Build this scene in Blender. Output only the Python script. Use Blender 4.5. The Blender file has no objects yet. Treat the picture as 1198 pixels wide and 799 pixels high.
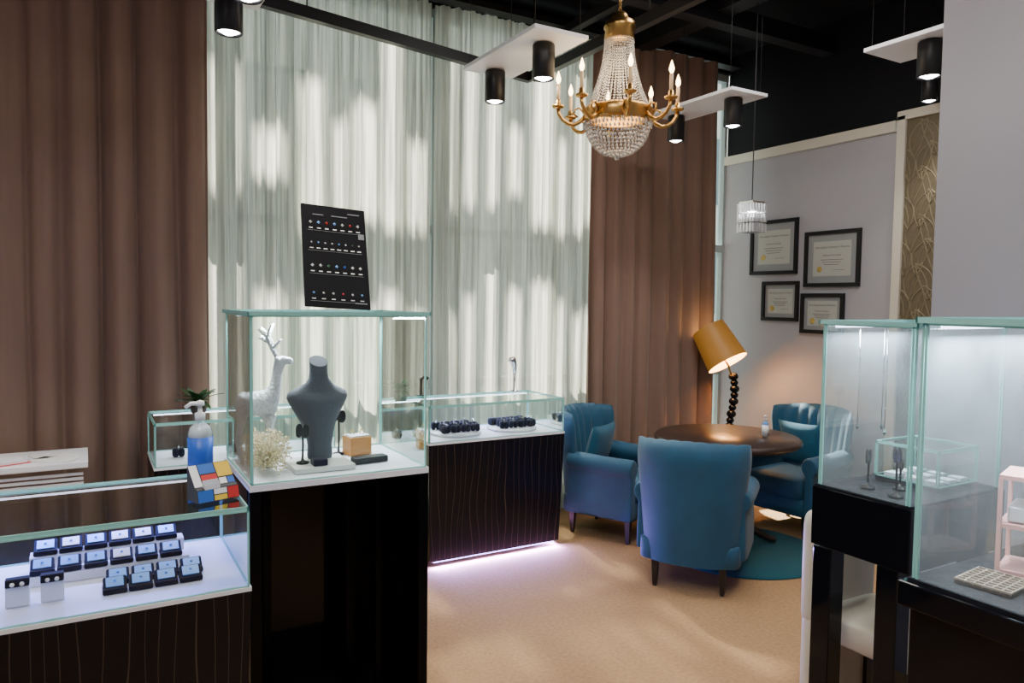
import bpy, math, random
from mathutils import Vector, Matrix, Euler
random.seed(7)
S=bpy.context.scene; COL=S.collection
pi=math.pi; sin=math.sin; cos=math.cos
T=Matrix.Translation
def R(a,ax): return Matrix.Rotation(a,4,ax)

# ------------------------------------------------ materials
def mat(name,color,rough=.5,metal=0,var=.12,scale=20,bump=0,emit=None,es=0,sheen=0,coat=0,stretch=(1,1,1),trans=0,bdist=.01,spec=None):
    m=bpy.data.materials.new(name); m.use_nodes=True; nt=m.node_tree; N=nt.nodes; L=nt.links
    b=N['Principled BSDF']
    b.inputs['Roughness'].default_value=rough; b.inputs['Metallic'].default_value=metal
    b.inputs['Sheen Weight'].default_value=sheen; b.inputs['Coat Weight'].default_value=coat
    b.inputs['Transmission Weight'].default_value=trans
    if spec is not None: b.inputs['Specular IOR Level'].default_value=spec
    tc=N.new('ShaderNodeTexCoord'); mp=N.new('ShaderNodeMapping'); mp.inputs['Scale'].default_value=stretch
    nz=N.new('ShaderNodeTexNoise'); nz.inputs['Scale'].default_value=scale; nz.inputs['Detail'].default_value=4
    L.new(tc.outputs['Object'],mp.inputs[0]); L.new(mp.outputs[0],nz.inputs['Vector'])
    mx=N.new('ShaderNodeMix'); mx.data_type='RGBA'
    mx.inputs[6].default_value=(*[c*(1-var) for c in color],1); mx.inputs[7].default_value=(*[min(1,c*(1+var)) for c in color],1)
    L.new(nz.outputs[0],mx.inputs[0]); L.new(mx.outputs[2],b.inputs['Base Color'])
    if bump:
        bp=N.new('ShaderNodeBump'); bp.inputs['Strength'].default_value=bump; bp.inputs['Distance'].default_value=bdist
        L.new(nz.outputs[0],bp.inputs['Height']); L.new(bp.outputs[0],b.inputs['Normal'])
    if emit:
        b.inputs['Emission Color'].default_value=(*emit,1); b.inputs['Emission Strength'].default_value=es
    return m
def glassmat(name,tint=(.93,.98,.965),k=.8,haze=0):
    m=bpy.data.materials.new(name); m.use_nodes=True; nt=m.node_tree; N=nt.nodes; L=nt.links; N.clear()
    o=N.new('ShaderNodeOutputMaterial'); mx=N.new('ShaderNodeMixShader'); t=N.new('ShaderNodeBsdfTransparent'); g=N.new('ShaderNodeBsdfGlossy')
    f=N.new('ShaderNodeFresnel'); f.inputs[0].default_value=1.45; mu=N.new('ShaderNodeMath'); mu.operation='MULTIPLY'; mu.inputs[1].default_value=k
    t.inputs[0].default_value=(*tint,1); g.inputs['Roughness'].default_value=.02; g.inputs[0].default_value=(.9,1,.97,1)
    src=t.outputs[0]
    if haze:
        d=N.new('ShaderNodeBsdfDiffuse'); d.inputs[0].default_value=(.68,.80,.86,1); h=N.new('ShaderNodeMixShader')  # pale diffuse share, a painted-in sheen on the case panes
        tc=N.new('ShaderNodeTexCoord'); nz=N.new('ShaderNodeTexNoise'); nz.inputs['Scale'].default_value=5; mm=N.new('ShaderNodeMath'); mm.operation='MULTIPLY'; mm.inputs[1].default_value=haze*2
        L.new(tc.outputs['Object'],nz.inputs['Vector']); L.new(nz.outputs[0],mm.inputs[0]); L.new(mm.outputs[0],h.inputs[0]); L.new(t.outputs[0],h.inputs[1]); L.new(d.outputs[0],h.inputs[2]); src=h.outputs[0]
    L.new(f.outputs[0],mu.inputs[0]); L.new(mu.outputs[0],mx.inputs[0]); L.new(src,mx.inputs[1]); L.new(g.outputs[0],mx.inputs[2]); L.new(mx.outputs[0],o.inputs[0])
    return m
def sheermat():
    m=bpy.data.materials.new('sheer_fabric'); m.use_nodes=True; nt=m.node_tree; N=nt.nodes; L=nt.links; N.clear()
    o=N.new('ShaderNodeOutputMaterial'); tc=N.new('ShaderNodeTexCoord'); mp=N.new('ShaderNodeMapping'); mp.inputs['Scale'].default_value=(42,42,.9)
    nz=N.new('ShaderNodeTexNoise'); nz.inputs['Scale'].default_value=1; nz.inputs['Detail'].default_value=6; nz.inputs['Roughness'].default_value=.65
    L.new(tc.outputs['Object'],mp.inputs[0]); L.new(mp.outputs[0],nz.inputs['Vector'])
    mr=N.new('ShaderNodeMapRange'); mr.inputs[1].default_value=.40; mr.inputs[2].default_value=.60; mr.inputs[3].default_value=.04; mr.inputs[4].default_value=.17
    L.new(nz.outputs[0],mr.inputs[0])
    m2=N.new('ShaderNodeMapRange'); m2.inputs[1].default_value=.38; m2.inputs[2].default_value=.62; L.new(nz.outputs[0],m2.inputs[0])
    tl=N.new('ShaderNodeBsdfTranslucent')
    cr=N.new('ShaderNodeMix'); cr.data_type='RGBA'; cr.inputs[6].default_value=(.34,.355,.33,1); cr.inputs[7].default_value=(.96,.94,.84,1)
    L.new(m2.outputs[0],cr.inputs[0]); L.new(cr.outputs[2],tl.inputs[0])
    df=N.new('ShaderNodeBsdfDiffuse'); df.inputs[0].default_value=(.56,.58,.54,1)
    tr=N.new('ShaderNodeBsdfTransparent'); a=N.new('ShaderNodeMixShader'); a.inputs[0].default_value=.33; b=N.new('ShaderNodeMixShader')
    L.new(tl.outputs[0],a.inputs[1]); L.new(df.outputs[0],a.inputs[2]); L.new(mr.outputs[0],b.inputs[0]); L.new(a.outputs[0],b.inputs[1]); L.new(tr.outputs[0],b.inputs[2])
    L.new(b.outputs[0],o.inputs[0]); return m
def linemat():
    m=mat('black_lacquer_gold_lines',(.012,.009,.010),rough=.2,spec=.18); nt=m.node_tree; N=nt.nodes; L=nt.links; b=N['Principled BSDF']
    tc=N.new('ShaderNodeTexCoord'); mp=N.new('ShaderNodeMapping'); mp.inputs['Scale'].default_value=(1,1,.22)
    w=N.new('ShaderNodeTexWave'); w.wave_type='BANDS'; w.bands_direction='X'; w.inputs['Scale'].default_value=7; w.inputs['Distortion'].default_value=7; w.inputs['Detail'].default_value=1; w.inputs['Detail Scale'].default_value=1.0
    r=N.new('ShaderNodeValToRGB'); r.color_ramp.elements[0].position=.988; r.color_ramp.elements[0].color=(.007,.006,.008,1); r.color_ramp.elements[1].position=.999; r.color_ramp.elements[1].color=(.055,.040,.03,1)
    L.new(tc.outputs['Object'],mp.inputs[0]); L.new(mp.outputs[0],w.inputs['Vector']); L.new(w.outputs['Fac'],r.inputs[0]); L.new(r.outputs[0],b.inputs['Base Color'])
    return m
M_={}
M_['wall']=mat('lavender_grey_paint',(.36,.355,.395),rough=.75,var=.03,scale=4,bump=.05)
M_['wallblack']=mat('black_paint',(.006,.006,.009),rough=.7,var=.1,spec=.2)
M_['beam']=mat('charcoal_steel',(.010,.010,.013),rough=.5,spec=.3)
M_['trim']=mat('cream_trim',(.62,.58,.50),rough=.5,var=.03)
M_['carpet']=mat('tan_carpet',(.335,.205,.105),rough=.95,var=.34,scale=55,bump=.6,bdist=.005,spec=.1)
M_['brown']=mat('brown_drape',(.205,.125,.095),rough=.8,var=.1,scale=6,stretch=(8,8,.5),sheen=.12)
M_['sheer']=sheermat()
M_['glass']=glassmat('clear_glass'); M_['hazy']=glassmat('painted_sheen_case_glass',(.95,.975,.97),haze=.13); M_['darktint']=glassmat('dark_reflection_tint_glass',(.58,.57,.54),2.2); M_['glassdark']=glassmat('window_glass',(.9,.95,.95),.6)  # case haze imitates reflected sheen; dark tint imitates the ceiling's reflection
M_['edge']=mat('green_glass_edge',(.22,.46,.42),rough=.15,var=.1,emit=(.3,.7,.66),es=.06)  # slight emission puts a glow into the edges, no lamp there
M_['black']=mat('gloss_black',(.004,.004,.006),rough=.06,spec=.22)
M_['satin']=mat('satin_black',(.010,.010,.012),rough=.4,spec=.3)
M_['matte']=mat('matte_black_board',(.008,.008,.010),rough=.6,spec=.12)
M_['post']=mat('black_post',(.002,.002,.003),rough=.3,spec=.1)
M_['lines']=linemat()
M_['white']=mat('white_board',(.76,.77,.83),rough=.4,var=.02)
M_['blue']=mat('blue_velvet',(.004,.062,.125),rough=.75,var=.3,scale=9,sheen=.10,bump=.1)
M_['bluec']=mat('blue_velvet_cushion',(.009,.092,.165),rough=.8,var=.3,scale=12,sheen=.10,bump=.1)
M_['wood']=mat('dark_walnut',(.024,.013,.010),rough=.3,var=.4,scale=8,stretch=(1,6,1),coat=.05)
M_['legwood']=mat('black_stained_wood',(.012,.009,.008),rough=.35)
M_['rug']=mat('teal_rug',(.005,.075,.105),rough=1,var=.35,scale=120,bump=.8)
M_['brass']=mat('antique_brass',(.55,.32,.10),rough=.28,metal=1,var=.2)
M_['crystal']=mat('crystal',(.62,.64,.68),rough=.06,var=.45,scale=90,trans=.5,spec=1)
M_['candle']=mat('ivory_candle',(.75,.55,.32),rough=.5,emit=(1,.6,.25),es=.15)
M_['bulb']=mat('warm_bulb',(1,.7,.35),emit=(1,.62,.28),es=18)
M_['lens']=mat('lamp_lens',(1,1,1),emit=(1,.98,.96),es=25)
M_['led']=mat('led_strip',(1,1,1),emit=(.72,.78,1),es=7)
M_['ledv']=mat('violet_led',(.6,.5,1),emit=(.42,.34,1),es=12)
M_['chrome']=mat('chrome',(.75,.76,.78),rough=.12,metal=1,var=.05)
M_['bust']=mat('grey_blue_velvet',(.060,.070,.092),rough=.85,sheen=.15,bump=.15,scale=80)
M_['deer']=mat('silver_glitter',(.66,.70,.76),rough=.35,metal=.2,var=.4,scale=110,bump=.6)
M_['gold']=mat('dried_gold_flower',(.70,.60,.38),rough=.7,var=.3)
M_['oak']=mat('honey_wood',(.42,.18,.04),rough=.35,var=.25,scale=10,stretch=(1,1,6))
M_['marble']=mat('white_marble',(.66,.65,.62),rough=.25,var=.15,scale=8)
M_['pad']=mat('pale_blue_satin',(.20,.46,1.0),rough=.4)
M_['padw']=mat('white_satin',(.75,.76,.82),rough=.5)
M_['gem']=mat('gemstone',(.1,.3,.8),rough=.05,coat=1)
M_['pearl']=mat('pearl',(.85,.82,.78),rough=.15,coat=1)
M_['navy']=mat('navy_velvet',(.008,.009,.022),rough=.8,sheen=.05,spec=.2)
M_['crushed']=mat('crushed_black_velvet',(.006,.007,.010),rough=.7,var=.95,scale=20,bump=1,spec=.2)
M_['amber']=mat('amber_shade',(.30,.14,.025),rough=.5,var=.25,scale=4,emit=(1,.42,.05),es=.13)
M_['amberin']=mat('shade_inside',(.9,.6,.25),rough=.5,emit=(1,.62,.22),es=4.0)
M_['cream']=mat('cream_leather',(.62,.57,.47),rough=.4,var=.05,bump=.1)
M_['blue2']=mat('blue_label',(.015,.10,.55),rough=.4,var=.1)
M_['plastic']=mat('white_plastic',(.8,.82,.85),rough=.3,var=.02)
M_['clearpl']=glassmat('clear_plastic',(.94,.97,1),.6)
M_['paper']=mat('certificate_paper',(.40,.41,.38),rough=.7,var=.04)
M_['sheet']=mat('white_paper',(.72,.72,.72),rough=.7,var=.04)
M_['mesh']=mat('beige_mesh',(.30,.25,.19),rough=.7,var=.2)
M_['mat']=mat('grey_mat_board',(.25,.265,.28),rough=.8,var=.03)
M_['ink']=mat('black_ink',(.03,.03,.035),rough=.7)
M_['seal']=mat('gold_seal',(.5,.36,.1),rough=.4,metal=.4)
M_['panelgold']=mat('bronze_wallpaper',(.125,.10,.06),rough=.6,var=.25,scale=40)
M_['leafgold']=mat('gold_leaf_relief',(.22,.185,.115),rough=.6)
M_['red']=mat('red_lacquer',(.55,.02,.02),rough=.3)
M_['yellow']=mat('yellow_lacquer',(.75,.5,.03),rough=.3)
M_['cyan']=mat('blue_lacquer',(.02,.12,.5),rough=.3)
M_['green']=mat('leaf_green',(.03,.10,.03),rough=.5,var=.4)
M_['terracotta']=mat('dark_pot',(.06,.04,.035),rough=.6)
M_['pink']=mat('rose_pink_metal',(.75,.40,.38),rough=.35,metal=.1)
M_['frame_win']=mat('window_frame_metal',(.34,.42,.44),rough=.4)
M_['out']=mat('pale_render_facade',(.52,.54,.50),rough=.9,var=.15,scale=1)
M_['outdark']=mat('facade_window_dark',(.12,.17,.20),rough=.3)

# ------------------------------------------------ mesh builder
class MB:
    def __init__(s): s.v=[];s.f=[];s.m=[];s.s=[]
    def add(s,vs,fs,mi=0,sm=False,M=None):
        o=len(s.v)
        for p in vs:
            p=Vector(p)
            if M is not None: p=M@p
            s.v.append(p[:])
        for i,f in enumerate(fs):
            s.f.append([o+k for k in f]); s.m.append(mi if isinstance(mi,int) else mi[i]); s.s.append(sm)
        return s
    def box(s,c,d,mi=0,M=None,top=None):
        x,y,z=[k/2 for k in d]; tx,ty=(top if top else (1,1))
        vs=[(-x,-y,-z),(x,-y,-z),(x,y,-z),(-x,y,-z),(-x*tx,-y*ty,z),(x*tx,-y*ty,z),(x*tx,y*ty,z),(-x*tx,y*ty,z)]
        vs=[(a+c[0],b+c[1],e+c[2]) for a,b,e in vs]
        return s.add(vs,[(0,3,2,1),(4,5,6,7),(0,1,5,4),(1,2,6,5),(2,3,7,6),(3,0,4,7)],mi,False,M)
    def lathe(s,prof,c=(0,0,0),n=24,mi=0,sm=True,M=None,caps=True):
        vs=[];fs=[]
        for r,z in prof:
            for i in range(n):
                a=2*pi*i/n; vs.append((c[0]+r*cos(a),c[1]+r*sin(a),c[2]+z))
        for j in range(len(prof)-1):
            for i in range(n):
                k=(i+1)%n; fs.append((j*n+i,j*n+k,(j+1)*n+k,(j+1)*n+i))
        if caps:
            fs.append(tuple(range(n-1,-1,-1))); q=(len(prof)-1)*n; fs.append(tuple(range(q,q+n)))
        return s.add(vs,fs,mi,sm,M)
    def sphere(s,c,r,n=12,mi=0,M=None,sz=1):
        m=max(5,n//2)
        return s.lathe([(max(1e-4,r*sin(pi*k/m)),-r*sz*cos(pi*k/m)) for k in range(m+1)],c,n,mi,True,M)
    def octa(s,c,r,h=None,mi=0):
        h=h or r; x,y,z=c
        return s.add([(x+r,y,z),(x,y+r,z),(x-r,y,z),(x,y-r,z),(x,y,z+h),(x,y,z-h)],[(0,1,4),(1,2,4),(2,3,4),(3,0,4),(1,0,5),(2,1,5),(3,2,5),(0,3,5)],mi)
    def tube(s,pts,r,n=8,mi=0,M=None,sm=True):
        pts=[Vector(p) for p in pts]; vs=[];fs=[]
        rr=r if isinstance(r,(list,tuple)) else [r]*len(pts)
        up=Vector((0,0,1)); 
        t0=(pts[1]-pts[0]).normalized()
        if abs(t0.z)>.95: up=Vector((1,0,0))
        a=t0.cross(up).normalized()
        for i,p in enumerate(pts):
            t=(pts[min(i+1,len(pts)-1)]-pts[max(i-1,0)]).normalized()
            a=(a-t*a.dot(t)).normalized(); b=t.cross(a)
            for k in range(n):
                q=2*pi*k/n; vs.append(p+(a*cos(q)+b*sin(q))*rr[i])
        for j in range(len(pts)-1):
            for k in range(n):
                l=(k+1)%n; fs.append((j*n+k,j*n+l,(j+1)*n+l,(j+1)*n+k))
        fs.append(tuple(range(n-1,-1,-1))); q=(len(pts)-1)*n; fs.append(tuple(range(q,q+n)))
        return s.add(vs,fs,mi,sm,M)
    def grid(s,fn,nu,nv,mi=0,sm=True,M=None):
        vs=[fn(i/nu,j/nv) for j in range(nv+1) for i in range(nu+1)]
        fs=[(j*(nu+1)+i,j*(nu+1)+i+1,(j+1)*(nu+1)+i+1,(j+1)*(nu+1)+i) for j in range(nv) for i in range(nu)]
        return s.add(vs,fs,mi,sm,M)
    def superell(s,c,d,e=.35,n=24,mi=0,M=None):
        def P(x,k): return math.copysign(abs(x)**k,x)
        vs=[];fs=[];m=n//2
        for j in range(m+1):
            ph=-pi/2+pi*j/m
            for i in range(n):
                th=2*pi*i/n
                vs.append((c[0]+d[0]/2*P(cos(ph),e)*P(cos(th),e),c[1]+d[1]/2*P(cos(ph),e)*P(sin(th),e),c[2]+d[2]/2*P(sin(ph),e)))
        for j in range(m):
            for i in range(n):
                k=(i+1)%n; fs.append((j*n+i,j*n+k,(j+1)*n+k,(j+1)*n+i))
        return s.add(vs,fs,mi,True,M)
    def pillow(s,w,h,t,mi=0,M=None):
        for sg in (1,-1):
            def f(a,b):
                x=2*a-1;y=2*b-1
                q=((1-x*x)*(1-y*y))
                return (x*w/2*(1-.07*(1-y*y)),y*h/2*(1-.07*(1-x*x)),sg*t/2*max(0,q)**.4)
            s.grid(f,14,14,mi,True,M)
        return s
    def obj(s,name,mats,parent=None,loc=(0,0,0),rot=(0,0,0),label=None,cat=None,group=None,kind=None,bevel=0,subs=0):
        me=bpy.data.meshes.new(name); me.from_pydata(s.v,[],s.f); 
        if not isinstance(mats,(list,tuple)): mats=[mats]
        for m in mats: me.materials.append(m if not isinstance(m,str) else M_[m])
        me.polygons.foreach_set('material_index',s.m); me.polygons.foreach_set('use_smooth',s.s); me.update()
        ob=bpy.data.objects.new(name,me); COL.objects.link(ob)
        if parent: ob.parent=parent
        ob.location=loc; ob.rotation_euler=rot
        if bevel:
            b=ob.modifiers.new('Bevel','BEVEL'); b.width=bevel; b.segments=2; b.limit_method='ANGLE'; b.angle_limit=.6
        if subs:
            b=ob.modifiers.new('Sub','SUBSURF'); b.levels=subs; b.render_levels=subs
        tag(ob,label,cat,group,kind); return ob
def tag(ob,label=None,cat=None,group=None,kind=None):
    if label: ob['label']=label
    if cat: ob['category']=cat
    if group: ob['group']=group
    if kind: ob['kind']=kind
def thing(name,label,cat,loc,rot=0,group=None):
    e=bpy.data.objects.new(name,None); e.empty_display_size=.1; COL.objects.link(e); e.location=loc; e.rotation_euler=(0,0,rot)
    tag(e,label,cat,group); return e
def copy_thing(root,loc,rotz=None,label=None):
    def rec(o,par):
        n=o.copy(); n.parent=par; COL.objects.link(n)
        for c in list(o.children): rec(c,n)
        return n
    n=rec(root,None); n.location=loc
    if rotz is not None: n.rotation_euler=(0,0,rotz)
    if label: n['label']=label
    return n
def lamp(kind,name,loc,energy,color=(1,1,1),size=.1,size_y=None,rot=(0,0,0),parent=None,angle=1.2,blend=.5):
    l=bpy.data.lights.new(name,kind); l.energy=energy; l.color=color
    if kind=='AREA':
        l.size=size
        if size_y: l.shape='RECTANGLE'; l.size_y=size_y
    elif kind=='SPOT': l.shadow_soft_size=size; l.spot_size=angle; l.spot_blend=blend
    elif kind=='POINT': l.shadow_soft_size=size
    o=bpy.data.objects.new(name,l); COL.objects.link(o); o.location=loc; o.rotation_euler=rot
    if parent: o.parent=parent
    return o
def text(parent,txt,size,M,mt,name='printed_text'):
    cu=bpy.data.curves.new('t','FONT'); cu.body=txt; cu.size=size; cu.align_x='CENTER'; cu.align_y='CENTER'
    to=bpy.data.objects.new('t',cu); COL.objects.link(to); bpy.context.view_layer.update()
    me=bpy.data.meshes.new_from_object(to.evaluated_get(bpy.context.evaluated_depsgraph_get())); bpy.data.objects.remove(to)
    me.transform(M); me.materials.clear(); me.materials.append(M_[mt])
    o=bpy.data.objects.new(name,me); COL.objects.link(o); o.parent=parent; return o
def skin_mesh(name,verts,edges,radii,mt,parent=None,subs=1,root=0):
    me=bpy.data.meshes.new(name); me.from_pydata(verts,edges,[]); me.materials.append(M_[mt])
    o=bpy.data.objects.new(name,me); COL.objects.link(o); o.parent=parent
    md=o.modifiers.new('Skin','SKIN'); md.use_smooth_shade=True
    for i,r in enumerate(radii):
        rr=r if isinstance(r,tuple) else (r,r)
        me.skin_vertices[0].data[i].radius=rr; me.skin_vertices[0].data[i].use_root=(i==root)
    sb=o.modifiers.new('Sub','SUBSURF'); sb.levels=subs; sb.render_levels=subs
    return o

# ------------------------------------------------ room  (u=x along window wall, v=y away)
UL,UR,VB,VW,ZC=-2.6,4.735,-1.6,4.60,3.62
def struct(name,c,d,mt,top=None): return MB().box(c,d).obj(name,mt,kind='structure')
struct('floor',((UL+UR)/2,(VB+VW)/2,-.05),(UR-UL+.4,VW-VB+.4,.1),'carpet')
struct('ceiling',((UL+UR)/2,(VB+VW)/2,ZC+.05),(UR-UL+.4,VW-VB+.4,.1),'wallblack')
struct('wall_left',(UL-.05,(VB+VW)/2,ZC/2),(.1,VW-VB,ZC),'wall')
struct('wall_back',((UL+UR)/2,VB-.05,ZC/2),(UR-UL+.2,.1,ZC),'wall')
MB().box((UR+.05,(1.75+VW)/2,1.36),(.1,VW-1.75,2.72)).obj('wall_right','wall',kind='structure')
struct('wall_right_upper',(UR+.06,(1.75+VW)/2,3.2),(.1,VW-1.75,.84),'wallblack')
MB().box((2.97+.9,(1.75+VB)/2,ZC/2),(1.8,1.75-VB,ZC)).obj('wall_column','wall',kind='structure')
struct('trim_1',(UR-.012,(3.07+VW)/2,2.755),(.03,VW-3.07,.07),'trim')
struct('baseboard_right',(UR-.01,(1.75+VW)/2,.05),(.02,VW-1.75,.1),'trim')
struct('wall_window_head',((UL+UR)/2,VW+.03,3.55),(UR-UL,.14,.16),'wallblack')
struct('wall_window_sill',((UL+UR)/2,VW+.03,.06),(UR-UL,.14,.12),'trim')
bays=[-2.6,-.6,.72,2.07,3.32,4.735]
for i in range(5):
    a,b=bays[i],bays[i+1]; m=MB(); fw=.05
    fb=.025 if i==4 else fw
    m.box((a+fw/2,VW+.03,1.795),(fw,.09,3.35)); m.box((b-fb/2,VW+.03,1.795),(fb,.06,3.35))
    for z in (.145,.98,2.02,3.445): m.box(((a+b)/2,VW+.03,z),(b-a,.07,.06))
    m.add([(a,VW+.04,.12),(b,VW+.04,.12),(b,VW+.04,3.47),(a,VW+.04,3.47)],[(0,1,2,3)],1)
    m.obj('window_%d'%(i+1),['frame_win','glassdark'],kind='structure')
# exterior sunscreen: uneven fins and staggered panels added to streak sunlight on the sheers
m=MB(); rnd=random.Random(33); x=-2.6
while x<4.1:
    wf=rnd.uniform(.03,.11); m.box((x+wf/2,6.4,4.2),(wf,.05,8.0)); x+=wf
    g=rnd.uniform(.06,.18)
    c_=4.40+rnd.uniform(-.10,.10)+.12*sin(x*3); a=c_-rnd.uniform(.12,.42); b=c_+rnd.uniform(.10,.30); m.box((x+g/2,6.4,(a+b)/2),(g,.04,b-a))
    a=5.65+rnd.uniform(-.6,.35); m.box((x+g/2,6.4,(a+8.2)/2),(g,.04,8.2-a))
    b=3.05+rnd.uniform(-.3,.45); m.box((x+g/2,6.4,(b+1.8)/2),(g,.04,b-1.8))
    x+=g
m.obj('exterior_gobo','out',label='pale exterior sunscreen with uneven vertical fins, added to shape the sunlight',cat='gobo')
m=MB(); m.box((1,11.2,3),(26,.4,12))
for i in range(-8,10):
    for k in range(4): m.box((1+i*1.4,10.98,.6+k*2.2),(.8,.05,1.3),1)
m.obj('neighbouring_building',['out','outdark'],loc=(0,0,-3),label='pale building facade with dark windows across the street',cat='building')
def beam(c,d): MB().box(c,d).obj('ceiling_beam','beam',label='black steel ceiling beam',cat='beam',group='black ceiling beams')
beam((3.6,2.9,3.5),(.14,3.4,.16)); beam((2.95,2.95,3.45),(.06,3.1,.06)); beam((3.6,2.3,3.42),(2.2,.12,.12)); beam((3.7,3.6,3.42),(2.0,.1,.12)); beam((1.2,3.1,3.5),(.14,2.9,.16))
MB().box((0,0,0),(1.82,.045,.06)).obj('suspended_rail','satin',loc=(1.63,3.995,3.0),rot=(0,0,.206),label='thin black suspended rail below the ceiling',cat='rail')
MB().box((2.52,2.7,3.0),(.045,2.9,.06)).obj('suspended_rail','satin',label='thin black suspended rail crossing the room',cat='rail')
for (x,y) in ((1.0,3.86),(2.5,4.1),(2.52,3.0),(2.52,2.0)):
    MB().tube([(x,y,3.03),(x,y,3.62)],.004,6).obj('rail_cable','satin',label='thin black ceiling cable holding the rail',cat='cable',group='rail cables')

# ------------------------------------------------ curtains
def curtain(name,u0,u1,v,z0,z1,per,amp,mt,label,seed,flare=0,cat='curtain',group=None,fine=0):
    rnd=random.Random(seed); n=int((u1-u0)/per*14); nz=26; m=MB()
    ph=[];p=0
    for i in range(n+1):
        if i%14==0: sp=rnd.uniform(.65,1.5)
        ph.append(p); p+=2*pi/14*sp*rnd.uniform(.7,1.3)
    am=[0]*(n+1); x=1
    for i in range(n+1):
        if i%14==0: tgt=rnd.uniform(.3,1.5)
        x+=(tgt-x)*.15; am[i]=x
    def f(a,b):
        i=min(n,int(round(a*n))); z=z0+(z1-z0)*b
        sh=.5*sin(b*3+i*.1+seed)*(1-b)
        k=(.65+.5*(1-b))*am[i]
        return (u0+(u1-u0)*a+flare*(a-.5)*(1-b)+amp*.35*k*cos(ph[i]*1.0+sh),v+amp*k*sin(ph[i]+sh)+amp*.3*sin(i*.05+b*2)+fine*sin(ph[i]*2.7+1),z)
    m.grid(f,n,nz)
    return m.obj(name,mt,label=label,cat=cat,group=group)
curtain('curtain',-1.4,.60,4.38,.02,3.46,.185,.048,'brown','heavy brown floor-length drape gathered in deep folds',3,fine=.004)
curtain('curtain',3.17,4.385,4.38,.02,3.46,.17,.038,'brown','heavy brown drape beside the framed certificates wall',5,flare=.02,fine=.003)
curtain('sheer_curtain',.56,1.97,4.485,.03,3.46,.105,.030,'sheer','pale translucent sheer curtain glowing with daylight',8,group='sheer curtains',fine=.009)
curtain('sheer_curtain',1.985,3.27,4.485,.03,3.46,.105,.030,'sheer','pale translucent sheer curtain beside the brown drape',12,group='sheer curtains',fine=.009)
MB().box((1.55,4.43,3.485),(6.2,.1,.04)).obj('curtain_rail','satin',label='black ceiling curtain track above the window',cat='curtain rail')

# ------------------------------------------------ glass helpers
def pane(name,parent,c,d,bar=.008,g='glass'):
    ax=min(range(3),key=lambda i:d[i]); o=[i for i in range(3) if i!=ax]; m=MB()
    vs=[]
    for a,b in ((-1,-1),(1,-1),(1,1),(-1,1)):
        p=list(c); p[o[0]]+=a*d[o[0]]/2; p[o[1]]+=b*d[o[1]]/2; vs.append(p)
    m.add(vs,[(0,1,2,3)],0)
    for k in (0,1):
        for sg in (-1,1):
            cc=list(c); dd=[bar]*3; dd[ax]=d[ax]; cc[o[k]]+=sg*(d[o[k]]/2-bar/2); dd[o[1-k]]=d[o[1-k]]; m.box(cc,dd,1)
    return m.obj(name,[g,'edge'],parent)
def glassbox(par,x0,x1,y0,y1,z0,z1,th=.006,over=.0,tt=.010,g='glass',gt=None):
    cx,cy,cz=(x0+x1)/2,(y0+y1)/2,(z0+z1)/2; W,D,H=x1-x0,y1-y0,z1-z0
    b=th*.8
    pane('glass_panel',par,(cx,y0,cz),(W,th,H),b,g); pane('glass_panel',par,(cx,y1,cz),(W,th,H),b,g)
    pane('glass_panel',par,(x0,cy,cz),(th,D-2*th,H),b,g); pane('glass_panel',par,(x1,cy,cz),(th,D-2*th,H),b,g)
    pane('glass_top',par,(cx,cy,z1+tt/2),(W+2*over,D+2*over,tt),b,gt or g)
def counter(u0,u1,v0,v1,label,zd=.735,zt=.94,led=True,en=5,col=(.75,.82,1),gt=None):
    W,D=u1-u0,v1-v0; r=thing('display_counter',label,'display case',(u0,v0,0)); zb=.035
    MB().box((W/2,D/2,(zb+zd-.012)/2),(W-.04,D-.04,zd-.012-zb),top=((W)/(W-.04),D/(D-.04))).obj('cabinet_body','lines',r,bevel=.003)
    MB().box((W/2,D/2,zb/2),(W-.22,D-.2,zb)).obj('plinth','satin',r)
    MB().box((W/2,D/2,zd-.006),(W,D,.012)).obj('deck','white',r,label='white lit display deck')
    glassbox(r,.006,W-.006,.006,D-.006,zd,zt,gt=gt)
    MB().box((W/2,D-.03,zt-.008),(W-.06,.006,.006)).obj('led_strip','led',r)
    lamp('AREA','case_light',(W/2,D-.05,zt-.015),en,col,W-.1,.03,rot=(-.25,0,0),parent=r)
    if led:
        MB().box((W/2,.036,zb-.004),(W-.1,.012,.008)).obj('underlight','ledv',r)
        lamp('AREA','plinth_light',(W/2,.022,zb-.009),55,(.38,.26,1),W-.06,.02,rot=(-.8,0,0),parent=r)
        lamp('AREA','plinth_light',(W-.022,D/2,zb-.009),12,(.38,.26,1),.02,D-.06,rot=(0,.8,0),parent=r)
    return r
counter(-1.25,.405,2.19,2.71,'black lacquer jewellery counter with glass top full of ring boxes',zd=.715,zt=.94,led=False,en=13,col=(.20,.24,1),gt='darktint')
counter(1.68,2.61,3.84,4.29,'black lacquer jewellery counter with violet light underneath',en=6,col=(.52,.56,1))
counter(.27,1.15,3.85,4.29,'black lacquer jewellery counter standing against the curtains',led=False,en=2.5)

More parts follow.
